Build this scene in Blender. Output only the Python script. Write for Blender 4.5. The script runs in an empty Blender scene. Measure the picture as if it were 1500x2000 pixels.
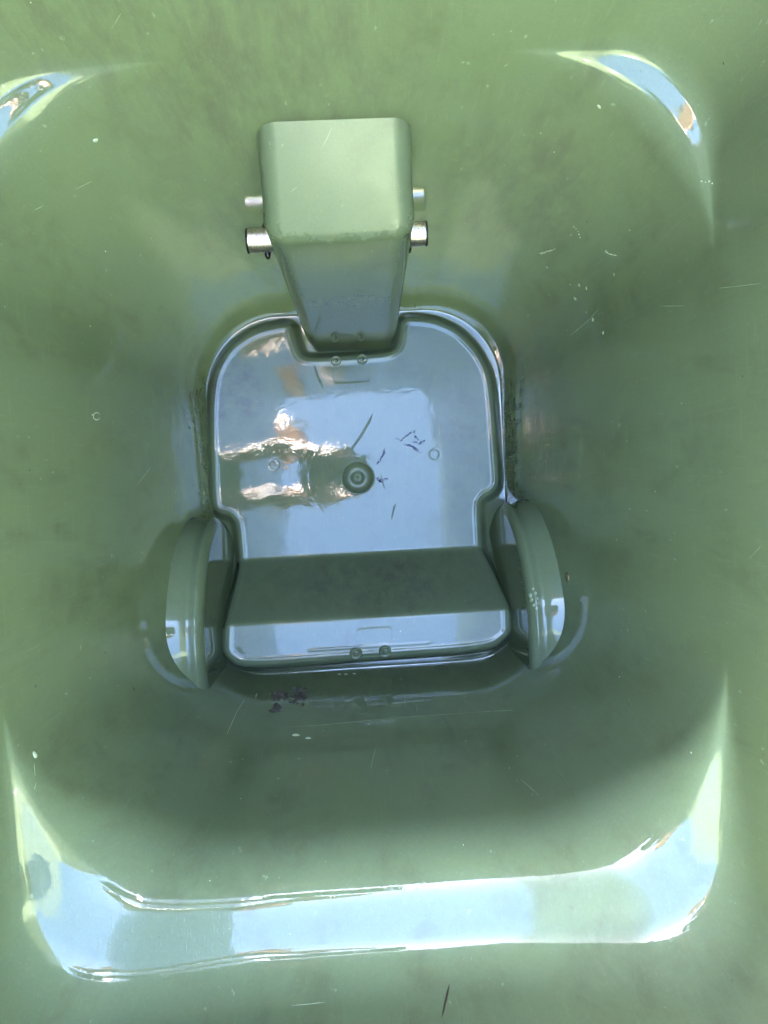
import bpy, bmesh, math, random
import numpy as np
from mathutils import Vector, Matrix
from mathutils.bvhtree import BVHTree

random.seed(7)
rng = np.random.default_rng(7)
sc = bpy.context.scene
C = sc.collection
R = math.radians

# ------------------------------------------------------------------ camera
H = 0.80                       # camera height over the raised floor panel
F = 1386.0                     # focal length in photo pixels (1500 x 2000)
NAD = (702.0, 938.0)           # where straight down lands in the photo
ROLL = R(3.0)
zc = -Vector(((NAD[0] - 750) / F, -(NAD[1] - 1000) / F, -1.0)).normalized()   # world up, in camera axes
xc = Vector((math.cos(ROLL), math.sin(ROLL), 0))
xc = (xc - zc * xc.dot(zc)).normalized()
yc = zc.cross(xc)
CW = Matrix((xc, yc, zc))      # camera axes -> world axes
cam_d = bpy.data.cameras.new('camera')
cam_d.sensor_fit = 'VERTICAL'
cam_d.sensor_height = 36.0
cam_d.lens = 36.0 * F / 2000.0
cam_d.clip_start = 0.005
cam_d.clip_end = 2000
cam = bpy.data.objects.new('camera', cam_d)
cam.matrix_world = Matrix.Translation((0, 0, H)) @ CW.to_4x4()
C.objects.link(cam)
sc.camera = cam
CAM = Vector((0, 0, H))


def ray(u, v):
    return (CW @ Vector(((u - 750) / F, -(v - 1000) / F, -1.0))).normalized()


def up(u, v, z):               # photo pixel + height -> world point
    d = ray(u, v)
    return CAM + d * ((z - H) / d.z)


# ------------------------------------------------------------------ sky, sun, exposure
SUN_EL, SUN_AZ = R(44), R(-12)          # azimuth from +Y, clockwise
w = bpy.data.worlds.new('World')
sc.world = w
w.use_nodes = True
wn = w.node_tree
sky = wn.nodes.new('ShaderNodeTexSky')
sky.sky_type = 'NISHITA'
sky.sun_disc = False
sky.sun_elevation = SUN_EL
sky.sun_rotation = SUN_AZ
sky.air_density = 1.0
sky.dust_density = 0.7
sky.ozone_density = 3.0
bg = wn.nodes['Background']
bg.inputs['Strength'].default_value = 0.062
wn.links.new(sky.outputs[0], bg.inputs[0])
sd = bpy.data.lights.new('sun', 'SUN')
sd.energy = 4.4
sd.angle = R(0.5)
sd.color = (1.0, 0.95, 0.88)
so = bpy.data.objects.new('sun', sd)
sv = Vector((math.sin(SUN_AZ) * math.cos(SUN_EL), math.cos(SUN_AZ) * math.cos(SUN_EL), math.sin(SUN_EL)))
so.rotation_euler = sv.to_track_quat('Z', 'Y').to_euler()
so.location = sv * 8
C.objects.link(so)
sc.view_settings.view_transform = 'Standard'
sc.view_settings.look = 'None'
sc.view_settings.gamma = 1
sc.view_settings.exposure = 7.17
sc.render.engine = 'CYCLES'
sc.cycles.max_bounces = 14
sc.cycles.diffuse_bounces = 8
sc.cycles.glossy_bounces = 6
sc.cycles.transmission_bounces = 6
sc.cycles.blur_glossy = 0.0
sc.cycles.caustics_reflective = False
sc.cycles.caustics_refractive = False
sc.cycles.sample_clamp_indirect = 6
sc.cycles.use_denoising = True

# ------------------------------------------------------------------ node helpers


class NT:
    def __init__(s, name):
        s.m = bpy.data.materials.new(name)
        s.m.use_nodes = True
        s.t = s.m.node_tree
        s.b = s.t.nodes['Principled BSDF']
        s.co = s.n('ShaderNodeTexCoord').outputs['Object']

    def n(s, t, **kw):
        nd = s.t.nodes.new(t)
        for k, v in kw.items():
            setattr(nd, k, v)
        return nd

    def put(s, sock, v):
        if isinstance(v, bpy.types.NodeSocket):
            s.t.links.new(v, sock)
        elif v is not None:
            sock.default_value = v

    def math(s, op, a, b=None, c=None, clamp=False):
        nd = s.n('ShaderNodeMath', operation=op, use_clamp=clamp)
        for i, v in enumerate((a, b, c)):
            s.put(nd.inputs[i], v)
        return nd.outputs[0]

    def noise(s, scale, detail=3, rough=0.55, vec=None, dist=0.0):
        nd = s.n('ShaderNodeTexNoise')
        s.put(nd.inputs['Vector'], vec or s.co)
        nd.inputs['Scale'].default_value = scale
        nd.inputs['Detail'].default_value = detail
        nd.inputs['Roughness'].default_value = rough
        nd.inputs['Distortion'].default_value = dist
        return nd.outputs['Fac']

    def ramp(s, v, a, b, lo=0.0, hi=1.0):
        nd = s.n('ShaderNodeMapRange', interpolation_type='SMOOTHSTEP')
        s.put(nd.inputs[0], v)
        for i, x in enumerate((a, b, lo, hi)):
            nd.inputs[i + 1].default_value = x
        return nd.outputs[0]

    def mix(s, fac, a, b):
        nd = s.n('ShaderNodeMix', data_type='RGBA')
        s.put(nd.inputs[0], fac)
        s.put(nd.inputs[6], a if isinstance(a, bpy.types.NodeSocket) else (*a, 1))
        s.put(nd.inputs[7], b if isinstance(b, bpy.types.NodeSocket) else (*b, 1))
        return nd.outputs[2]

    def scaled(s, v, rot=(0, 0, 0), loc=(0, 0, 0)):
        nd = s.n('ShaderNodeMapping')
        s.put(nd.inputs[0], s.co)
        nd.inputs['Scale'].default_value = v
        nd.inputs['Rotation'].default_value = rot
        nd.inputs['Location'].default_value = loc
        return nd.outputs[0]

    def blob(s, centre, radii):             # 1 at the centre, 0 at the rim of an ellipsoid
        nd = s.n('ShaderNodeMapping', vector_type='POINT')
        s.put(nd.inputs[0], s.co)
        nd.inputs['Scale'].default_value = tuple(1 / r for r in radii)
        nd.inputs['Location'].default_value = tuple(-c / r for c, r in zip(centre, radii))
        ln = s.n('ShaderNodeVectorMath', operation='LENGTH')
        s.put(ln.inputs[0], nd.outputs[0])
        return s.math('SUBTRACT', 1.0, ln.outputs['Value'], clamp=True)

    def bump(s, h, dist, strength=1.0, prev=None):
        nd = s.n('ShaderNodeBump')
        nd.inputs['Strength'].default_value = strength
        nd.inputs['Distance'].default_value = dist
        s.put(nd.inputs['Height'], h)
        if prev is not None:
            s.put(nd.inputs['Normal'], prev)
        return nd.outputs[0]


GREEN = (0.124, 0.153, 0.094)
GREEN2 = (0.112, 0.140, 0.084)
GRIME = (0.068, 0.066, 0.042)
STAIN = (0.070, 0.055, 0.055)


def plastic(name, rough=0.07, wave=1.0, grime=0.5, blobs=(), glow=0.0, rag=0.0, ior=1.38, dull=(), reflecting=None):
    t = NT(name)
    base = t.mix(t.noise(9, 4), GREEN, GREEN2)
    streak = t.noise(1.0, 5, 0.65, vec=t.scaled((26, 26, 7)), dist=0.6)
    mott = t.noise(38, 5, 0.65)
    g = t.math('MULTIPLY', t.ramp(streak, 0.42, 0.72), t.ramp(mott, 0.30, 0.75))
    base = t.mix(t.math('MULTIPLY', g, grime), base, GRIME)
    speck = t.ramp(t.noise(420, 2, 0.6), 0.70, 0.76)
    base = t.mix(t.math('MULTIPLY', speck, 0.35), base, GRIME)
    pale = t.ramp(t.noise(260, 2, 0.5, vec=t.scaled((1, 1, 0.5), loc=(3, 1, 2))), 0.72, 0.78)
    base = t.mix(t.math('MULTIPLY', pale, 0.25), base, (0.40, 0.48, 0.36))
    grain = t.ramp(t.noise(620, 3, 0.7), 0.32, 0.68)
    base = t.mix(t.math('MULTIPLY', grain, 0.16), base, (0.075, 0.090, 0.055))
    sc1 = t.ramp(t.noise(1.0, 2, 0.4, vec=t.scaled((900, 900, 26), rot=(0.25, 0.1, 0.4))), 0.62, 0.72)
    sc2 = t.ramp(t.noise(1.0, 2, 0.4, vec=t.scaled((700, 30, 700), rot=(0.1, 0.2, 0.9))), 0.63, 0.72)
    base = t.mix(t.math('MULTIPLY', t.math('MAXIMUM', sc1, sc2), 0.07), base, (0.26, 0.32, 0.20))
    for c, r, k in blobs:
        b = t.math('MULTIPLY', t.ramp(t.blob(c, r), 0.0, 0.6), t.ramp(t.noise(1.0, 9, 0.75, vec=t.scaled((55, 55, 16)), dist=0.15), 0.36, 0.72))
        base = t.mix(t.math('MULTIPLY', b, k), base, STAIN)
    t.put(t.b.inputs['Base Color'], base)
    ro = t.math('ADD', rough, t.math('MULTIPLY', t.ramp(t.noise(24, 5, 0.6), 0.45, 0.75), rough * 1.3))
    ro = t.math('ADD', ro, t.math('MULTIPLY', g, 0.05))
    for c, r, k in dull:                       # dried, matt patches with ragged edges
        d = t.math('MULTIPLY', t.ramp(t.math('ADD', t.blob(c, r), t.math('MULTIPLY', t.noise(140, 5, 0.7), 0.5)), 0.50, 0.56), k)
        ro = t.math('ADD', ro, d)
    t.put(t.b.inputs['Roughness'], ro)
    t.b.inputs['IOR'].default_value = ior
    if reflecting:                                 # IOR raised below an uneven line, added to strengthen the lower walls' reflections
        sp = t.n('ShaderNodeSeparateXYZ')
        t.put(sp.inputs[0], t.co)
        wl = t.math('ADD', sp.outputs[2], t.math('MULTIPLY', t.noise(16, 6, 0.65), 0.22))
        t.put(t.b.inputs['IOR'], t.ramp(wl, reflecting[0], reflecting[0] + 0.05, reflecting[1], ior))
    h1 = t.noise(14, 2, 0.5)
    nm = t.bump(h1, 0.0006 * wave)
    h2 = t.noise(1.0, 3, 0.6, vec=t.scaled((150, 150, 40)))
    nm = t.bump(h2, 0.00004 * wave, prev=nm)
    nm = t.bump(t.math('ADD', sc1, sc2), 0.00002 * wave, prev=nm)
    if rag:
        nm = t.bump(t.noise(46, 3, 0.55, dist=1.0), rag, prev=nm)
    t.put(t.b.inputs['Normal'], nm)
    if glow:                                # thin moulded wall lets a little sunlight through
        tr = t.n('ShaderNodeBsdfTranslucent')
        tr.inputs[0].default_value = (0.52, 0.66, 0.46, 1)
        mx = t.n('ShaderNodeMixShader')
        mx.inputs[0].default_value = glow
        t.t.links.new(t.b.outputs[0], mx.inputs[1])
        t.t.links.new(tr.outputs[0], mx.inputs[2])
        t.t.links.new(mx.outputs[0], t.t.nodes['Material Output'].inputs[0])
    return t.m


P = {}
SMUDGE = [((-0.05, 0.205, 0.44), (0.12, 0.05, 0.15), 0.62), ((0.12, 0.20, 0.30), (0.08, 0.06, 0.14), 0.6), ((-0.13, 0.19, 0.50), (0.05, 0.06, 0.06), 0.5),
          ((-0.07, 0.20, 0.22), (0.08, 0.05, 0.14), 0.6), ((0.175, 0.06, 0.12), (0.05, 0.10, 0.12), 0.35), ((0.02, -0.20, 0.17), (0.14, 0.05, 0.10), 0.35)]
P['shell'] = plastic('wall_plastic', 0.015, 1.0, 0.6, blobs=SMUDGE, glow=0.04, rag=0.00006, ior=1.42, reflecting=(0.40, 1.72))
DULL = [(up(u_, v_, 0), (rx / 1386 * .8, ry / 1386 * .8, 0.02), 0.11) for u_, v_, rx, ry in
        ((784, 1030, 30, 40), (836, 1036, 32, 44), (886, 1046, 16, 30), (470, 770, 60, 90), (930, 830, 36, 60), (716, 1040, 34, 22), (540, 1010, 40, 26))]
P['panel'] = plastic('floor_plastic', 0.012, 0.55, 0.5, rag=0.00011, dull=DULL,
                     blobs=[((-0.135, 0.105, 0), (0.045, 0.05, 0.05), 0.8), ((0.115, 0.05, 0), (0.03, 0.06, 0.05), 0.4)])
P['step'] = plastic('step_plastic', 0.025, 0.6, 0.5, rag=0.00002, blobs=[((0.0, -0.105, 0.05), (0.13, 0.06, 0.08), 0.6)])
P['arch'] = plastic('arch_plastic', 0.02, 0.5, 0.25)
P['tower'] = plastic('housing_plastic', 0.07, 0.7, 0.35, rag=0.00008, ior=1.46, dull=[((-0.004, 0.19, 0.395), (0.16, 0.12, 0.075), 0.30)])


def simple(name, col, rough, metal=0.0, **kw):
    t = NT(name)
    n = t.noise(kw.get('ns', 300), 4, 0.65)
    c2 = kw.get('col2', tuple(x * 0.55 for x in col))
    t.put(t.b.inputs['Base Color'], t.mix(t.ramp(n, 0.42, 0.68), col, c2))
    t.b.inputs['Roughness'].default_value = rough
    t.b.inputs['Metallic'].default_value = metal
    t.put(t.b.inputs['Normal'], t.bump(n, kw.get('bd', 0.0001)))
    return t.m


M_STEEL = simple('zinc_steel', (0.82, 0.70, 0.64), 0.32, 1.0, col2=(0.45, 0.36, 0.34), ns=700, bd=0.000008)
M_BLACK = simple('oxidised_steel', (0.03, 0.024, 0.024), 0.25, 0.6, ns=500)
M_INK = simple('violet_ink', (0.045, 0.035, 0.13), 0.35, ns=900)
M_DIRT = simple('dark_leaf_dirt', (0.035, 0.020, 0.020), 0.55, col2=(0.012, 0.010, 0.010), ns=600)
M_GRIT = simple('pale_grit', (0.42, 0.45, 0.34), 0.5, ns=900, col2=(0.25, 0.29, 0.20))
M_SCR = simple('scratched_plastic', (0.22, 0.28, 0.17), 0.45, ns=400, col2=(0.14, 0.19, 0.105))
wt = NT('water')
wt.b.inputs['Base Color'].default_value = (1, 1, 1, 1)
wt.b.inputs['Roughness'].default_value = 0.0
wt.b.inputs['IOR'].default_value = 1.33
wt.b.inputs['Transmission Weight'].default_value = 1.0
M_WATER = wt.m

# ------------------------------------------------------------------ object helpers
ALL = []


def obj(name, verts, faces, mat, parent=None, smooth=True, normals=None):
    me = bpy.data.meshes.new(name)
    me.from_pydata([tuple(map(float, v)) for v in verts], [], [tuple(int(i) for i in f) for f in faces])
    me.validate()
    me.update()
    if smooth:
        me.polygons.foreach_set('use_smooth', [True] * len(me.polygons))
    if normals is not None:
        me.normals_split_custom_set_from_vertices([tuple(map(float, n)) for n in normals])
    me.materials.append(mat)
    o = bpy.data.objects.new(name, me)
    C.objects.link(o)
    if parent:
        o.parent = parent
    return o


def tag(o, label=None, cat=None, group=None, kind=None):
    for k, v in (('label', label), ('category', cat), ('group', group), ('kind', kind)):
        if v:
            o[k] = v
    return o


def loft(rings, closed=True, cap0=False, cap1=False):
    n = len(rings[0])
    V = [p for r in rings for p in r]
    Fs = []
    for k in range(len(rings) - 1):
        for i in range(n if closed else n - 1):
            j = (i + 1) % n
            Fs.append((k * n + i, k * n + j, (k + 1) * n + j, (k + 1) * n + i))
    if cap0:
        Fs.append(tuple(range(n))[::-1])
    if cap1:
        Fs.append(tuple((len(rings) - 1) * n + i for i in range(n)))
    return V, Fs


def tube(pts, rad, n=8):
    pts = [Vector(p) for p in pts]
    if not isinstance(rad, (list, tuple)):
        rad = [rad] * len(pts)
    rings = []
    for i, p in enumerate(pts):
        d = (pts[min(i + 1, len(pts) - 1)] - pts[max(i - 1, 0)]).normalized()
        a = d.orthogonal().normalized() if i == 0 else (rings_a - d * rings_a.dot(d)).normalized()
        rings_a = a
        b = d.cross(a)
        rings.append([p + (a * math.cos(t) + b * math.sin(t)) * rad[i] for t in (2 * math.pi * k / n for k in range(n))])
    return loft(rings, True, True, True)


def join(*parts):
    V, Fs = [], []
    for v, f in parts:
        k = len(V)
        V += list(v)
        Fs += [tuple(i + k for i in q) for q in f]
    return V, Fs


# ------------------------------------------------------------------ contours of the body
def rrect(hx, yb, yf, rb, rf, nc=28, ne=60, nside=64):
    """Rounded rectangle, counter-clockwise from the front right corner."""
    def arc(cx, cy, r, a0, a1):
        return [(cx + r * math.cos(a), cy + r * math.sin(a)) for a in np.linspace(a0, a1, nc)]
    cs = [arc(hx - rf, yf - rf, rf, 0, math.pi / 2), arc(-hx + rf, yf - rf, rf, math.pi / 2, math.pi),
          arc(-hx + rb, yb + rb, rb, math.pi, 1.5 * math.pi), arc(hx - rb, yb + rb, rb, 1.5 * math.pi, 2 * math.pi)]
    out = []
    for k in range(4):
        out += cs[k]
        a, b = cs[k][-1], cs[(k + 1) % 4][0]
        m = ne if k % 2 == 0 else nside
        for t in np.linspace(0, 1, m + 2)[1:-1]:
            out.append((a[0] + (b[0] - a[0]) * t, a[1] + (b[1] - a[1]) * t))
    return np.array(out)


ZL = 0.445                                  # height of the ledge


def hx_(z): return 0.1676 + 0.0355 * min(z, 0.5) + 0.02 * max(z - 0.5, 0)
def yf_(z): return 0.190 + 0.036 * min(z, 0.5) + 0.02 * max(z - 0.5, 0)
def yb_in(z): return -0.1945 - 0.001 * z
def yb_out(z): return -0.251 - 0.025 * (z - ZL)


def c_in(z, o=0.0):                         # matched point for point to the upper contour
    hx, yb, yf, rb, rf = hx_(z) + o, yb_in(z) - o, yf_(z) + o, 0.062 + 0.080 * z + o, 0.088 + 0.038 * z + o
    co = rrect(hx_(ZL) + o, yb_out(ZL) - o, yf_(ZL) + o, 0.053 + o, 0.051 + o)
    sx, bk = np.sign(co[:, 0] + 1e-12), co[:, 1] < 0
    r = np.where(bk, rb, rf)
    cx, cy = hx - r, np.where(bk, yb + rb, yf - rf)
    ax, ay = np.abs(co[:, 0]) - cx, np.where(bk, cy - co[:, 1], co[:, 1] - cy)
    corner = (ax > 0) & (ay > 0)
    ln = np.maximum(np.hypot(ax, ay), 1e-9)
    px = np.where(corner, cx + ax / ln * r, np.where(ax > 0, hx, np.abs(co[:, 0])))
    py = np.where(corner, ay / ln * r, np.where(ax > 0, ay, r))
    return np.stack([sx * px, np.where(bk, cy - py, cy + py)], 1)


def c_out(z, o=0.0):
    p = rrect(hx_(z) + o, yb_out(z) - o, yf_(z) + o, 0.053 + o, 0.051 + o)
    ear = np.clip((np.abs(p[:, 0]) - 0.05) / 0.11, 0, 1)
    ear = ear * ear * (3 - 2 * ear) * np.clip((-0.14 - p[:, 1]) / 0.07, 0, 1)
    p[:, 1] -= 0.007 * ear * max(0.0, 1 - max(z - ZL, 0) / 0.25)
    return p


def body_rings(o=0.0):
    rings = []
    for z in np.linspace(-0.045, ZL - 0.075, 26):
        rings.append(np.c_[c_in(z, o), np.full(len(c_in(z)), z)])
    # ledge: rounded shoulder, short flat tipped inward, rounded foot; all scaled by the local width
    be = R(14)
    sb, cb = math.sin(be), math.cos(be)
    prof = []
    r1, r2 = 0.42 / (1 - sb), 0.30 / (1 - sb)
    for th in np.linspace(math.pi / 2, be, 12):
        prof.append((r1 * (1 - math.sin(th)), r1 * math.cos(th)))
    x_, z_ = prof[-1]
    for q in (0.33, 0.67):
        prof.append((x_ + 0.28 * q, z_ + 0.28 * q * sb / cb))
    x_, z_ = x_ + 0.28, z_ + 0.28 * sb / cb
    for th in np.linspace(be, math.pi / 2, 11):
        prof.append((x_ + r2 * (math.sin(th) - sb), z_ + r2 * (cb - math.cos(th))))
    zm = r1 * cb + 0.04
    ci, co = c_in(ZL, o), c_out(ZL, o)
    gap = np.linalg.norm(co - ci, axis=1)
    for s, h in prof:
        rings.append(np.c_[ci * (1 - s) + co * s, ZL + (h - zm) * (gap + 0.020)])
    for z in np.linspace(ZL + 0.058, 1.0, 18):
        xy = c_out(z, o)
        rings.append(np.c_[xy, np.full(len(xy), z)])
    return rings


bin_root = bpy.data.objects.new('wheelie_bin', None)
C.objects.link(bin_root)
tag(bin_root, 'empty green plastic wheelie bin seen from above, glossy wet inside', 'wheelie bin')

inner = body_rings(0.0)
outer = body_rings(0.0035)
nr = len(inner[0])
lip = []
for o, z in ((0.006, 1.006), (0.022, 1.006), (0.024, 0.998), (0.024, 0.962), (0.0215, 0.960), (0.0205, 0.985)):
    xy = c_out(1.0, o)
    lip.append(np.c_[xy, np.full(len(xy), z)])
V, Fs = loft([[tuple(p) for p in r] for r in inner + lip + outer[::-1]])
Fs = [f[::-1] for f in Fs]
shell = obj('body_shell', V, Fs, P['shell'], bin_root)
body_bv = BVHTree.FromPolygons(V, Fs)

# ------------------------------------------------------------------ base: heightfield of channel, floor panel and axle step
ST = 0.10                                   # height of the axle step
b1 = (up(470, 1091, 0).y + up(940, 1074, 0).y) / 2
b2 = (up(443, 1222, ST).y + up(990, 1186, ST).y) / 2
outline_px = [(784, 620, 0), (845, 624, 0), (893, 644, 0), (932, 684, 0), (956, 730, 0), (964, 800, 0), (970, 890, 0), (974, 945, 0),
              (962, 963, 0), (945, 970, 0), (936, 985, 0), (940, 1074, 0), (947, 1090, .01), (968, 1135, 0.05), (993, 1180, ST), (994, 1200, ST), (995, 1237, ST),
              (955, 1266, ST), (700, 1283, ST), (472, 1300, ST), (440, 1276, ST), (440, 1245, ST), (441, 1216, ST), (458, 1150, 0.05), (469, 1105, .01), (469, 1091, 0),
              (463, 1022, 0), (450, 1006, 0), (428, 1001, 0), (416, 988, 0), (413, 900, 0), (411, 790, 0), (420, 725, 0), (450, 676, 0), (500, 644, 0), (566, 630, 0),
              (574, 660, 0), (584, 690, 0), (600, 701, 0), (690, 696, 0), (762, 690, 0), (779, 676, 0)]
PL = np.array([up(*p)[:2] for p in outline_px])


def chaikin(p, q=0.2):
    nx = np.roll(p, -1, 0)
    return np.stack([p * (1 - q) + nx * q, p * q + nx * (1 - q)], 1).reshape(-1, 2)


PL = chaikin(chaikin(PL))


def poly_sdf(px, py, poly):
    d = np.full(px.shape, 1e9)
    ins = np.zeros(px.shape, bool)
    for a, b in zip(poly, np.roll(poly, -1, 0)):
        e = b - a
        t = np.clip(((px - a[0]) * e[0] + (py - a[1]) * e[1]) / max(e @ e, 1e-12), 0, 1)
        d = np.minimum(d, (px - a[0] - t * e[0]) ** 2 + (py - a[1] - t * e[1]) ** 2)
        cr = ((a[1] > py) != (b[1] > py))
        with np.errstate(divide='ignore', invalid='ignore'):
            xi = (b[0] - a[0]) * (py - a[1]) / (b[1] - a[1] if b[1] != a[1] else 1e-12) + a[0]
        ins ^= cr & (px < xi)
    d = np.sqrt(d)
    return np.where(ins, d, -d)


G = 0.001
gx = np.arange(-0.190, 0.1901, G)
gy = np.arange(-0.222, 0.2101, G)
X, Y = np.meshgrid(gx, gy)
yy = np.linspace(-0.35, 0.35, 7001)
pz = np.interp(-yy, [-b1, -b2], [0, ST])
k = int(0.011 / 0.0001)
ker = np.hanning(k)
ker /= ker.sum()
pz = np.convolve(np.pad(pz, k, mode='edge'), ker, 'same')[k:-k]


def prof(y): return np.interp(y, yy, pz) + 0.085 * np.maximum(0, (b2 - 0.004) - y)


s_pan = poly_sdf(X, Y, PL)
DROP = 0.013
zch = prof(Y + 0.008) - DROP
rear = np.clip((-0.163 - Y) / 0.02, 0, 1)
rear = rear * rear * (3 - 2 * rear)
zch = zch - 0.020 * rear
wid = 0.0100 + 0.0100 * rear
tt = np.clip((s_pan + wid) / (wid + 0.0012), 0, 1)
S = tt * tt * (3 - 2 * tt)
zpan = prof(Y) + 0.0009 * np.exp(-((s_pan - 0.0042) / 0.0022) ** 2)
# shallow marks moulded into the panel: ring round the gate, two ejector dots, logo field on the step
gate = up(699, 933, 0)
rg = np.hypot(X - gate.x, Y - gate.y)
zpan = zpan + 0.00003 * np.exp(-((rg - 0.0545) / 0.0009) ** 2)
for (u, v) in ((535, 908), (850, 887)):
    q = up(u, v, 0)
    zpan = zpan - 0.0003 * np.exp(-((np.hypot(X - q.x, Y - q.y) - 0.0055) / 0.0008) ** 2)
zpan = zpan - 0.012 * (1 - np.clip((rg - 0.0150) / 0.0022, 0, 1))          # room for the gate cup


def field(u0, v0, u1, v1, z, r):
    a, b = up(u0, v0, z), up(u1, v1, z)
    cx, cy, wx, wy = (a.x + b.x) / 2, (a.y + b.y) / 2, abs(a.x - b.x) / 2, abs(a.y - b.y) / 2
    dx, dy = np.abs(X - cx) - wx + r, np.abs(Y - cy) - wy + r
    return np.hypot(np.maximum(dx, 0), np.maximum(dy, 0)) + np.minimum(np.maximum(dx, dy), 0) - r


zpan = zpan - 0.00025 * np.clip(0.5 - field(697, 1228, 766, 1254, ST, 0.004) / 0.0012, 0, 1)
zpan = zpan - 0.00008 * np.clip(0.5 - field(650, 712, 722, 745, 0, 0.004) / 0.0012, 0, 1)
# a shallow rib along the step
ribd = np.abs(Y - (up(720, 1262, ST).y)) / 0.0022
zpan = zpan + 0.0004 * np.clip(1 - ribd, 0, 1) * np.clip((0.5 * (up(845, 1255, ST).x - up(600, 1268, ST).x) - np.abs(X - up(722, 1262, ST).x)) / 0.004, 0, 1)
Z = zch + (zpan - zch) * S
dwall = poly_sdf(X, Y, c_in(0.0))
fil = 0.0015
u = np.clip((fil - dwall) / fil, 0, 1)
Z = Z + (1 - S) * fil * (1 - np.sqrt(np.clip(1 - u * u, 0, 1)))
gyv, gxv = np.gradient(Z, G)
N = np.stack([-gxv, -gyv, np.ones_like(Z)], -1)
N /= np.linalg.norm(N, axis=-1, keepdims=True)


def sub(name, mask, mat, parent):
    ny, nx = Z.shape
    idx = np.arange(ny * nx).reshape(ny, nx)
    fm = mask[:-1, :-1]
    q = np.stack([idx[:-1, :-1][fm], idx[:-1, 1:][fm], idx[1:, 1:][fm], idx[1:, :-1][fm]], -1)
    used, inv = np.unique(q, return_inverse=True)
    inv = inv.reshape(q.shape)
    P3 = np.stack([X.ravel(), Y.ravel(), Z.ravel()], -1)[used]
    return obj(name, P3, inv, mat, parent, normals=N.reshape(-1, 3)[used]), (P3, inv)


in_panel = s_pan > -(wid - 0.0015)
zwall_ok = poly_sdf(X, Y, c_in(0.06)) > -0.004
mid_y = b1 - 0.001
base_parts = []
o1, g1 = sub('base_channel', (~in_panel) & zwall_ok, P['shell'], bin_root)
o2, g2 = sub('floor_panel', in_panel & (Y > mid_y) & (rg > 0.0165), P['panel'], bin_root)
o3, g3 = sub('axle_step', in_panel & (Y <= mid_y), P['step'], bin_root)

# gate cup in the middle of the panel
prof_cup = [(0.0196, -0.0012), (0.0192, 0.0004), (0.0184, 0.0007), (0.0176, 0.0003), (0.0168, -0.0014), (0.0152, -0.0045), (0.0130, -0.0072), (0.0108, -0.0085),
            (0.0100, -0.0083), (0.0088, -0.0078), (0.0076, -0.0083), (0.0060, -0.0100), (0.0040, -0.0112), (0.0024, -0.0114), (0.0018, -0.0100), (0.0010, -0.0092), (0.0002, -0.0090)]
rings = [[(gate.x + r * math.cos(a), gate.y + r * math.sin(a), z) for a in np.linspace(0, 2 * math.pi, 49)[:-1]] for r, z in prof_cup]
v_, f_ = loft(rings, True, False, True)
obj('gate_cup', v_, f_, P['panel'], o2)

# ------------------------------------------------------------------ wheel arches
AY, AZ, AR, AX = -0.146, 0.070, 0.1185, 0.1435


def arch(sgn):
    rings = []
    fr = 0.0085
    for th in np.linspace(R(-42), R(180 + 25), 74):
        cy, sz = math.cos(th), math.sin(th)

        def pt(x, r):
            yv, zv = AY + r * cy, AZ + r * sz
            return (sgn * x, yv, zv)
        row = [pt(0.215, AR + 0.010), pt(0.188, AR + 0.004), pt(0.178, AR + 0.0006)]
        for xx in (0.171, 0.165, 0.159, 0.155):
            row.append(pt(xx, AR - 12.0 * (0.178 - xx) ** 2))
        for a in np.linspace(0.18, math.pi / 2, 10):
            row.append(pt(AX + fr * (1 - math.sin(a)) + 0.0005, AR - 0.0032 - (fr + 0.003) * (1 - math.cos(a))))
        row += [pt(AX + 0.0006, AR * 0.74), pt(AX + 0.0008, AR * 0.5), pt(AX + 0.001, AR * 0.25), pt(AX + 0.001, 0.004)]
        rings.append(row)
    v, f = loft(rings, closed=False)
    if sgn > 0:
        f = [q[::-1] for q in f]
    return obj('wheel_arch', v, f, P['arch'], bin_root)


arches = [arch(-1), arch(1)]

# ------------------------------------------------------------------ front housing (tower) with its steel rod
ZT = 0.346


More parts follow.
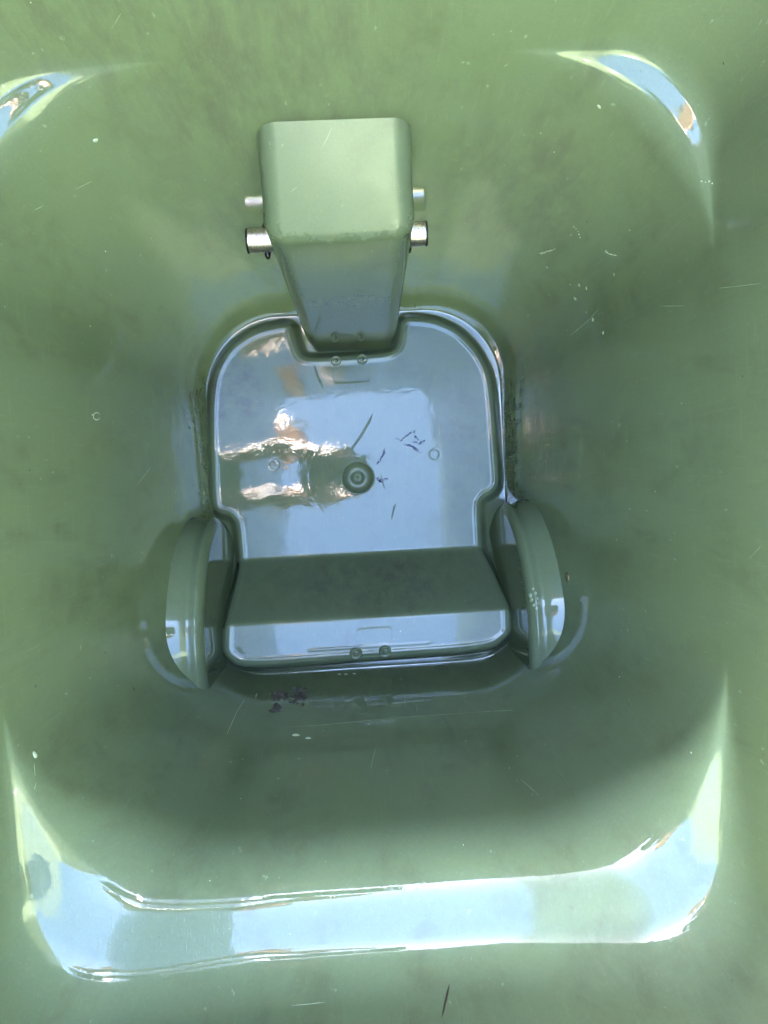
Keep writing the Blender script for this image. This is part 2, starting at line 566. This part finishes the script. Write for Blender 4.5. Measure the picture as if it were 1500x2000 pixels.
def tower():
    base = [up(600, 684, 0), up(774, 677, 0)]
    top = [up(516, 474, ZT), up(813, 466, ZT)]
    yb = (base[0].y + base[1].y) / 2
    yt = (top[0].y + top[1].y) / 2
    SL, fr, rc, nc = 0.80, 0.012, 0.015, 9
    al = math.atan(SL)
    Nt = Vector((0, -math.sin(al), math.cos(al)))

    def ring(t, o=0.0):                     # plan points with outward normals; o = inset
        xl, xr = base[0].x + (top[0].x - base[0].x) * t + o, base[1].x + (top[1].x - base[1].x) * t - o
        yf, r = yb + (yt - yb) * t + o, rc - o * 0.6
        tp = 0.05 * max(t, 0)               # the sides close in a little towards the wall
        P_ = [(xr - tp * (0.225 - yf), 0.225, 1.0, 0.0), (xr - tp * (0.20 - yf), 0.20, 1.0, 0.0), (xr - tp * (0.18 - yf), 0.18, 1.0, 0.0)]
        P_ += [(xr - r + r * math.cos(a), yf + r + r * math.sin(a), math.cos(a), math.sin(a)) for a in np.linspace(0, -math.pi / 2, nc)]
        P_ += [(xl + r + r * math.cos(a), yf + r + r * math.sin(a), math.cos(a), math.sin(a)) for a in np.linspace(-math.pi / 2, -math.pi, nc)]
        P_ += [(xl + tp * (0.18 - yf), 0.18, -1.0, 0.0), (xl + tp * (0.20 - yf), 0.20, -1.0, 0.0), (xl + tp * (0.225 - yf), 0.225, -1.0, 0.0)]
        return P_
    last = ring(1.0)
    cz = [ZT + SL * ((y - fr * ny) - yt) - fr / math.cos(al) for x, y, nx, ny in last]
    rings = []
    for t in np.linspace(-0.06, 1, 30):
        rings.append([(x, y, -0.02 + (c + 0.02) * (t + 0.06) / 1.06) for (x, y, nx, ny), c in zip(ring(t), cz)])
    for a in np.linspace(0.1, 1, 10):
        row = []
        for (x, y, nx, ny), c in zip(last, cz):
            h = Vector((nx, ny, 0))
            om = math.acos(max(-1, min(1, h.dot(Nt))))
            d = (h * math.sin((1 - a) * om) + Nt * math.sin(a * om)) / math.sin(om)
            row.append((x - fr * nx + fr * d.x, y - fr * ny + fr * d.y, c + fr * d.z))
        rings.append(row)
    v, f = loft(rings, closed=False)
    n = len(rings[0])
    k0 = (len(rings) - 1) * n
    for i in range(n // 2 - 1):
        f.append((k0 + i, k0 + i + 1, k0 + n - 2 - i, k0 + n - 1 - i))
    return v, f


tv, tf = tower()
tw = obj('front_housing', tv, tf, P['tower'], bin_root)

ROD_Z = 0.25
rl, rr = up(484, 470, ROD_Z), up(832, 457, ROD_Z)
ry = (rl.y + rr.y) / 2
prof_rod = [(rl.x + 0.004, 0.0062), (rl.x, 0.0066), (rl.x, 0.0085), (rl.x + 0.0006, 0.0090), (rl.x + 0.0014, 0.0090), (0.0, 0.0090), (rr.x - 0.0014, 0.0090), (rr.x - 0.0006, 0.0090), (rr.x, 0.0085), (rr.x, 0.0066), (rr.x - 0.004, 0.0062)]
rings = [[(x, ry + r * math.cos(a), ROD_Z + r * math.sin(a)) for a in np.linspace(0, 2 * math.pi, 33)[:-1]] for x, r in prof_rod]
v_, f_ = loft(rings, True, True, True)
rod = obj('steel_rod', v_, f_, M_STEEL, bin_root)
from mathutils import Euler
for q in rod.data.polygons:
    q.use_smooth = True
for x in (rl.x + 0.0135, rr.x - 0.0145):
    a, b = Vector((x, ry + 0.0125, ROD_Z + 0.001)), Vector((x + 0.0008, ry - 0.0135, ROD_Z - 0.002))
    v_, f_ = tube([a, a.lerp(b, 0.1), a.lerp(b, 0.9), b], [0.0012, 0.0024, 0.0024, 0.0012], 10)
    obj('split_pin', v_, f_, M_BLACK, rod)
for x in (rl.x, rr.x):
    v_, f_ = [], []
    s = 0.0007
    rings = [[(x + dx, ry + r * math.cos(a), ROD_Z + r * math.sin(a)) for a in np.linspace(0, 2 * math.pi, 33)[:-1]]
             for dx, r in ((-s, 0.0060), (-s, 0.0091), (s, 0.0093), (s, 0.0060))]
    v_, f_ = loft(rings)
    obj('rod_end', v_, f_ + [tuple(range(96, 128))], M_BLACK, rod)

# ------------------------------------------------------------------ rays onto the finished bin
def bv(o):
    return BVHTree.FromPolygons([v.co for v in o.data.vertices], [tuple(p.vertices) for p in o.data.polygons])


BV = [bv(o) for o in [shell, o1, o2, o3, tw] + arches]


def hit(u_, v_):
    d = ray(u_, v_)
    best = None
    for b in BV:
        l, n, i, t = b.ray_cast(CAM, d)
        if l is not None and (best is None or t < best[2]):
            best = (l, n if n.dot(d) < 0 else -n, t)
    return best[0], best[1]


# bosses at the panel's two ends
def boss(p, n, par):
    n = Vector(n).normalized()
    a = n.orthogonal().normalized()
    b = n.cross(a)
    pr = [(0.0062, -0.001), (0.0060, 0.0010), (0.0054, 0.0014), (0.0048, 0.0010), (0.0042, 0.0003), (0.0028, 0.0002), (0.0022, 0.0012), (0.0012, 0.0022), (0.0003, 0.0024)]
    rings = [[p + (a * math.cos(t) + b * math.sin(t)) * r + n * z for t in np.linspace(0, 2 * math.pi, 25)[:-1]] for r, z in pr]
    v, f = loft(rings, True, False, True)
    return obj('boss', v, f, P['step'], par)


for q in ((656, 705), (707, 702)):
    boss(up(*q, 0.0), (0, 0, 1), o2)
for q in ((695, 1275), (752, 1271)):
    p_ = up(*q, ST)
    p_.z = float(Z[int(round((p_.y - gy[0]) / G)), int(round((p_.x - gx[0]) / G))]) + 0.0003
    boss(p_, (0, -0.25, 1), o3)

# ------------------------------------------------------------------ the ground under the bin
gm = NT('paving')
gm.put(gm.b.inputs['Base Color'], gm.mix(gm.noise(6, 6), (0.22, 0.20, 0.18), (0.32, 0.30, 0.27)))
gm.b.inputs['Roughness'].default_value = 0.9
tag(obj('ground', [(-400, -400, -.05), (400, -400, -.05), (400, 400, -.05), (-400, 400, -.05)], [(0, 1, 2, 3)], gm.m), kind='structure')

# ------------------------------------------------------------------ marks, water and dirt on the surfaces
def dome(name, u_, v_, rpx, mat, par=None, el=1.0, ang=0.0, hgt=0.45, col=None):
    p, n = hit(u_, v_)
    r = rpx * (CAM - p).length / F
    a = (n.orthogonal()).normalized()
    b = n.cross(a)
    a, b = a * math.cos(ang) + b * math.sin(ang), b * math.cos(ang) - a * math.sin(ang)
    rings = []
    ph = random.random() * 6
    for q, hh in ((1.0, -0.25), (0.97, 0.12), (0.85, 0.50), (0.62, 0.80), (0.32, 0.96), (0.05, 1.0)):
        rings.append([p + a * math.cos(t) * r * q * el * (1 + 0.12 * math.sin(2 * t + ph)) + b * math.sin(t) * r * q * (1 + 0.1 * math.sin(3 * t + ph)) + n * r * hgt * hh
                      for t in np.linspace(0, 2 * math.pi, 15)[:-1]])
    v, f = loft(rings, True, True, True)
    return obj(name, v, f, mat, par)


def line(name, px, rpx, mat, par=None, n=8, sink=0.35, jit=0.0, sub_=5):
    pts = []
    for (a, b) in zip(px[:-1], px[1:]):
        for t in np.linspace(0, 1, sub_, endpoint=False):
            pts.append((a[0] + (b[0] - a[0]) * t + random.uniform(-jit, jit), a[1] + (b[1] - a[1]) * t + random.uniform(-jit, jit)))
    pts.append(px[-1])
    P3, rad = [], []
    for i, q in enumerate(pts):
        p, nn = hit(*q)
        k_ = rpx * (CAM - p).length / F
        e = min(1.0, 0.25 + 3.0 * min(i, len(pts) - 1 - i) / len(pts))
        r = k_ * e * (1 + (random.uniform(-0.45, 0.45) if jit else 0))
        P3.append(p - nn * k_ * sink)
        rad.append(r)
    v, f = tube(P3, rad, n)
    return obj(name, v, f, mat, par)


for px, r in (([(1392, 564), (1440, 559), (1499, 552)], 0.8), ([(1282, 598), (1345, 597)], 0.6), ([(482, 1358), (462, 1392), (436, 1450)], 0.7),
              ([(140, 373), (165, 361), (184, 352)], 0.9), ([(64, 412), (88, 400)], 0.8), ([(560, 1965), (602, 1961), (646, 1956)], 0.9),
              ([(66, 1484), (69, 1522)], 1.0), ([(158, 1256), (157, 1272)], 1.1), ([(72, 1526), (66, 1545)], 0.8), ([(1105, 663), (1150, 625), (1176, 596)], 0.7),
              ([(500, 1424), (640, 1415), (800, 1400), (1005, 1386)], 0.5), ([(735, 1455), (722, 1510)], 0.5), ([(1492, 1060), (1460, 1095)], 0.5),
              ([(300, 905), (262, 955)], 0.5), ([(1010, 1515), (1060, 1560)], 0.5), ([(215, 60), (240, 20)], 0.5)):
    line('scratch', px, r, M_SCR, shell, 6, 0.5)
line('scratch', [(651, 244), (640, 268), (627, 292)], 0.7, M_SCR, tw, 6, 0.5)
line('scratch', [(584, 362), (566, 377)], 0.6, M_SCR, tw, 6, 0.5)
for px in ([(768, 853), (783, 861), (792, 851), (807, 844), (815, 839)], [(786, 868), (801, 870), (816, 879), (831, 889)], [(801, 861), (820, 865), (833, 857)],
           [(753, 870), (750, 885), (741, 902), (735, 910)], [(733, 931), (743, 938), (765, 933)], [(739, 934), (745, 944)], [(810, 850), (817, 862)]):
    line('ink_mark', px, 1.7, M_INK, o2, 6, 0.55, jit=1.6, sub_=6)
    line('ink_mark', [(a + random.uniform(-3, 3), b + random.uniform(-3, 3)) for a, b in px], 0.8, M_INK, o2, 6, 0.5, jit=1.5, sub_=6)

G_W = 'water runs on the floor panel'
for px, r, lab in (([(611, 706), (622, 738), (636, 768)], 2.6, 'short straight water run below the left end of the housing notch'),
                   ([(733, 796), (722, 822), (706, 850), (690, 872), (677, 900)], 3.0, 'long curved water run leading down to the round floor cup'),
                   ([(774, 978), (768, 998), (763, 1022)], 2.0, 'thin water run on the panel below and right of the floor cup'),
                   ([(743, 922), (747, 940), (753, 964)], 1.5, 'hair-thin water run just right of the round floor cup')):
    tag(line('water_run', px, r, P['panel'], None, 10, 0.55), lab, 'water run', G_W)


M_DROP = simple('milky_droplet', (0.25, 0.30, 0.20), 0.06, ns=80, col2=(0.21, 0.26, 0.165), bd=0)
G_D = 'water droplets on the bin wall'
for u_, v_, r, el, lab in ((1123, 583, 3.8, 1.4, 'largest of four droplets in the loose knot on the front right wall'), (1131, 557, 3.2, 1.0, 'left of two droplets side by side above the largest droplet'),
                           (1145, 563, 3.0, 1.2, 'right of two droplets side by side above the largest droplet'), (1158, 624, 3.8, 1.0, 'round droplet on the slanting scratch of the front right wall'),
                           (1178, 650, 3.4, 1.0, 'droplet just below the slanting scratch, front right'), (1199, 536, 2.4, 1.3, 'small droplet right of the loose knot, under the dried tail'),
                           (1114, 556, 2.0, 1.4, 'smallest droplet at the left of the loose knot'), (1068, 522, 3.0, 1.0, 'droplet just below the long white dried streak'),
                           (1145, 610, 1.8, 1.4, 'tiny droplet just above the slanting scratch'), (1127, 645, 1.6, 1.4, 'tiny droplet at the lower end of the slanting scratch'),
                           (1183, 491, 3.0, 1.5, 'droplet at the head of the short dried tail'), (1134, 1172, 3.0, 1.5, 'lone droplet on the right wall below the amber drop')):
    tag(dome('water_droplet', u_, v_, r, M_DROP, None, el, random.random() * 3), lab, 'droplet', G_D)
for u_, v_, r in ((1036, 1163, 4.5), (1038, 1172, 4.0), (1046, 1158, 3.6), (1050, 1168, 3.0), (1043, 1182, 3.6), (1048, 1188, 3.0), (1052, 1178, 2.6), (1041, 1150, 2.6)):
    tag(dome('water_droplet', u_, v_, r, M_DROP, None, 1.1, 0.4, 0.7), 'bright water bead in the cluster on the right wheel arch', 'droplet', 'water beads on the right wheel arch')
M_AMB = simple('amber_resin', (0.10, 0.085, 0.035), 0.08, ns=300, col2=(0.03, 0.03, 0.02))
tag(dome('resin_drop', 1109, 1128, 8.0, M_AMB, None, 1.25, 1.0, 0.5), 'dark amber drop on the right wall behind the right wheel arch', 'drop')
p, n = hit(189, 813)
a_, b_ = n.orthogonal().normalized(), n.cross(n.orthogonal().normalized())
ring_px = [(189 + 7 * math.cos(t), 813 + 7 * math.sin(t)) for t in np.linspace(0, 2 * math.pi, 20)]
tag(line('dried_ring', ring_px, 1.1, M_GRIT, None, 6, 0.3, sub_=2), 'small pale dried ring alone on the left wall', 'dried ring')
tag(line('dried_streak', [(1050, 496), (1059, 494), (1072, 490), (1086, 486)], 1.8, M_GRIT, None, 6, 0.3, jit=0.6), 'long white dried streak on the front wall, right of the housing', 'dried streak')
tag(line('dried_streak', [(1181, 489), (1190, 496), (1208, 500)], 1.3, M_GRIT, None, 6, 0.3, jit=0.4), 'short pale dried tail at the front right corner, under a droplet', 'dried streak')
tag(line('dead_grass', [(878, 1920), (872, 1950), (862, 1990)], 2.0, M_DIRT, None, 6, 0.3), 'thin dark grass blade stuck on the back wall below the ledge', 'grass blade')
for u_, v_, r, lab in ((578, 1436, 5.0, 'larger of two pale grit grains on the lower back wall'), (602, 1442, 4.0, 'smaller of two pale grit grains on the lower back wall'),
                       (68, 1474, 5.0, 'pale crumb at the top of a scratch on the left wall'), (186, 274, 4.0, 'pale crumb on the front left wall below the corner crescent'),
                       (1170, 208, 3.0, 'pale crumb inside the corner crescent at the front right')):
    tag(dome('grit', u_, v_, r, M_GRIT, None, 1.4, random.random() * 3), lab, 'grit')
tag(line('straw_sliver', [(502, 1354), (499, 1364)], 1.6, M_GRIT, None, 6, 0.2), 'tiny white sliver on the back wall, left of the dark leaf dirt', 'sliver')
for u_, v_, lab in ((663, 1317, 'leftmost'), (676, 1317, 'middle'), (692, 1316, 'rightmost')):
    tag(dome('grit', u_, v_, 2.6, M_GRIT, None, 1.5, 0.2), lab + ' of three white grains at the foot of the axle step', 'grit', 'white grains in the channel behind the step')
G_S = 'tiny pale specks on the bin walls'
specks = [
    ('tiny pale speck in the short row beside the front right crescent', [(1370, 354), (1378, 356), (1385, 354), (1391, 358)]),
    ('tiny pale speck in the sprinkle above the two dried streaks', [(1125, 447), (1129, 452), (1131, 458), (1133, 464), (1121, 443), (1115, 459)]),
    ('lower of two lone pale specks on the front wall right of the housing', [(1082, 297)]),
    ('higher of two lone pale specks on the front wall right of the housing', [(1056, 260)]),
    ('tiny pale speck touching the dried ring on the left wall', [(180, 810)]),
    ('lone pale speck on the left wall level with the steel rod', [(206, 491)]),
    ('lone pale speck on the left wall above the dried ring', [(176, 637)]),
    ('lone pale speck on the back wall right of the two grit grains', [(720, 1415)]),
    ('lone pale speck on the back wall, near the right corner of the ledge', [(995, 1500)]),
    ('lone pale speck on the right wall level with the floor cup', [(1280, 960)]),
    ('lone pale speck on the right wall just right of the sprinkle', [(1230, 450)]),
    ('lone pale speck near the tip of the right ledge horn', [(1350, 1470)]),
    ('lone pale speck on the back wall above the left ledge corner', [(470, 1560)]),
    ('lone pale speck on the right wall below the right wheel arch', [(1210, 1322)]),
    ('lone pale speck on the back wall midway above the ledge', [(905, 1650)]),
    ('lone pale speck on the shoulder of the ledge at left', [(410, 1720)]),
    ('lone pale speck at the top of the front wall, far left', [(60, 5)]),
]
for lab, pts in specks:
    for u_, v_ in pts:
        tag(dome('speck', u_, v_, random.uniform(0.8, 1.6), M_GRIT, None, 1.3, random.random() * 3), lab, 'speck', G_S)
G_K = 'dark dirt specks on the bin walls'
for u_, v_, r, lab in ((262, 1345, 3, 'dark speck on the left wall left of the dark leaf dirt'), (1146, 433, 1.6, 'dark speck above the pale sprinkle on the front right wall'),
                       (1145, 465, 1.3, 'dark speck directly under the pale sprinkle, front right'), (1068, 517, 1.6, 'dark speck just below the long white dried streak'),
                       (206, 1274, 1.8, 'dark speck on the left wall beside the left wheel arch'), (70, 1340, 2.2, 'dark speck on the left wall above the left ledge horn'),
                       (58, 918, 1.6, 'dark speck on the far left wall level with the floor cup'), (1413, 124, 1.5, 'dark speck outside the front right crescent'),
                       (1450, 735, 1.6, 'dark speck on the far right wall')):
    tag(dome('dirt_speck', u_, v_, r, M_DIRT, None, 1.4, random.random() * 3, 0.2), lab, 'speck', G_K)


def clump(cx, cy, sx, sy, n_, lab):
    parts = []
    for _ in range(n_):
        u_, v_ = random.gauss(cx, sx), random.gauss(cy, sy)
        p, n = hit(u_, v_)
        r = random.uniform(1.2, 4.2) * (CAM - p).length / F
        a = n.orthogonal().normalized()
        b = n.cross(a)
        ph = random.random() * 6
        k_ = random.randint(6, 9)
        o_ = [random.uniform(0.55, 1.35) for _ in range(k_)]
        lo = [p + (a * math.cos(t + ph) + b * math.sin(t + ph)) * r * o_[i] - n * 0.0002 for i, t in enumerate(np.linspace(0, 2 * math.pi, k_ + 1)[:-1])]
        hi = [p + (q - p) * 0.7 + n * random.uniform(0.0004, 0.0016) for q in lo]
        parts.append(loft([lo, hi], True, True, True))
    v, f = join(*parts)
    return tag(obj('leaf_dirt', v, f, M_DIRT, None, smooth=False), lab, 'dirt')


clump(545, 1358, 8, 5.5, 70, 'left dark clump of rotted leaf on the back wall behind the step')
clump(584, 1358, 8, 8, 80, 'right dark clump of rotted leaf on the back wall behind the step')
clump(539, 1386, 5, 5, 26, 'small dark crumbs of rotted leaf under the left clump')

# ------------------------------------------------------------------ the photographer leaning over the bin (seen only in the reflections)
M_SKIN = simple('skin', (0.50, 0.25, 0.16), 0.5, ns=60, col2=(0.42, 0.20, 0.125))
M_SHIRT = simple('tan_shirt', (0.34, 0.18, 0.12), 0.9, ns=200)
M_TROUS = simple('blue_trousers', (0.05, 0.07, 0.12), 0.9, ns=200)
M_HAIR = simple('brown_hair', (0.05, 0.03, 0.02), 0.5, ns=300)
M_PHONE = simple('phone_glass', (0.30, 0.36, 0.46), 0.1, ns=50, col2=(0.28, 0.34, 0.44), bd=0)
J, E = [], []


def jt(p, r, par=None):
    J.append((Vector(p), r))
    if par is not None:
        E.append((par, len(J) - 1))
    return len(J) - 1


pel = jt((-0.62, -0.04, 0.90), (0.15, 0.12))
ab = jt((-0.57, -0.02, 1.08), (0.135, 0.11), pel)
ch = jt((-0.47, 0.01, 1.28), (0.15, 0.115), ab)
nk = jt((-0.37, 0.05, 1.43), (0.055, 0.055), ch)
h1 = jt((-0.31, 0.09, 1.49), (0.066, 0.066), nk)
h2 = jt((-0.24, 0.15, 1.555), (0.088, 0.082), h1)
h3 = jt((-0.20, 0.165, 1.60), (0.060, 0.056), h2)
for sg in (-1, 1):
    hp = jt((-0.62, -0.04 + sg * 0.095, 0.84), (0.09, 0.09), pel)
    kn = jt((-0.60, -0.04 + sg * 0.11, 0.44), (0.058, 0.058), hp)
    an = jt((-0.63, -0.04 + sg * 0.11, 0.05), (0.040, 0.040), kn)
    jt((-0.47, -0.04 + sg * 0.13, 0.0), (0.038, 0.034), an)
    sh = jt((-0.46, 0.01 + sg * 0.19, 1.34), (0.062, 0.062), ch)
    el = jt((-0.39, 0.02 + sg * 0.15, 1.10), (0.042, 0.042), sh)
    fa = jt((-0.26, 0.02 + sg * 0.085, 1.055), (0.037, 0.037), el)
    wr = jt((-0.155, 0.025 + sg * 0.055, 0.965), (0.026, 0.022), fa)
    pm = jt((-0.105, 0.018 + sg * 0.050, 0.905), (0.030, 0.017), wr)
    for i in range(4):
        k1 = jt((-0.090 + 0.020 * i, 0.018 + sg * (0.056 - 0.002 * i), 0.872 - 0.004 * i), 0.0095, pm)
        k2 = jt((-0.082 + 0.022 * i, 0.018 + sg * (0.050 - 0.001 * i), 0.838 - 0.003 * i), 0.0085, k1)
        jt((-0.080 + 0.022 * i, 0.018 + sg * 0.036, 0.829), 0.0075, k2)
    t1 = jt((-0.088, 0.018 + sg * 0.032, 0.876), 0.011, pm)
    jt((-0.070, 0.018 + sg * 0.022, 0.846), 0.009, t1)
me = bpy.data.meshes.new('person')
me.from_pydata([j[0] for j in J], E, [])
po = bpy.data.objects.new('person', me)
C.objects.link(po)
md = po.modifiers.new('skin', 'SKIN')
md.use_smooth_shade = True
for i, (p, r) in enumerate(J):
    sv_ = me.skin_vertices[0].data[i]
    sv_.radius = r if isinstance(r, tuple) else (r, r)
    sv_.use_root = (i == 0)
po.modifiers.new('subsurf', 'SUBSURF').levels = 2
dg = bpy.context.evaluated_depsgraph_get()
me2 = bpy.data.meshes.new_from_object(po.evaluated_get(dg))
po.modifiers.clear()
po.data = me2
me2.name = 'person'
me2.materials.clear()
for m in (M_SKIN, M_SHIRT, M_TROUS):
    me2.materials.append(m)
for q in me2.polygons:
    c = q.center
    q.use_smooth = True
    q.material_index = 2 if c.z < 0.93 and c.x < -0.40 else (1 if c.x < -0.43 and c.z < 1.42 else 0)
tag(po, 'person in a tan shirt leaning over the left rim, bare forearms reaching in', 'person')
hv = []
bmh = bmesh.new()
bmesh.ops.create_icosphere(bmh, subdivisions=3, radius=1.0)
for v in bmh.verts:
    n_ = v.co.copy()
    v.co = Vector((-0.262, 0.15, 1.585)) + Vector((n_.x * 0.098, n_.y * 0.092, n_.z * 0.080)) * (1 + 0.04 * math.sin(17 * n_.x + 9 * n_.y))
hm = bpy.data.meshes.new('hair')
bmh.to_mesh(hm)
bmh.free()
hm.materials.append(M_HAIR)
ho = bpy.data.objects.new('hair', hm)
C.objects.link(ho)
ho.parent = po
# the phone whose lens is the camera
bmp = bmesh.new()
bmesh.ops.create_cube(bmp, size=1.0)
for v in bmp.verts:
    v.co = Vector((-0.055 + v.co.x * 0.155, 0.018 + v.co.y * 0.074, 0.812 + v.co.z * 0.008))
bmesh.ops.bevel(bmp, geom=list(bmp.edges), offset=0.003, segments=3, affect='EDGES')
pm_ = bpy.data.meshes.new('phone')
bmp.to_mesh(pm_)
bmp.free()
pm_.materials.append(M_PHONE)
pho = bpy.data.objects.new('phone', pm_)
C.objects.link(pho)
tag(pho, 'slim blue phone held flat over the bin by two hands', 'phone')
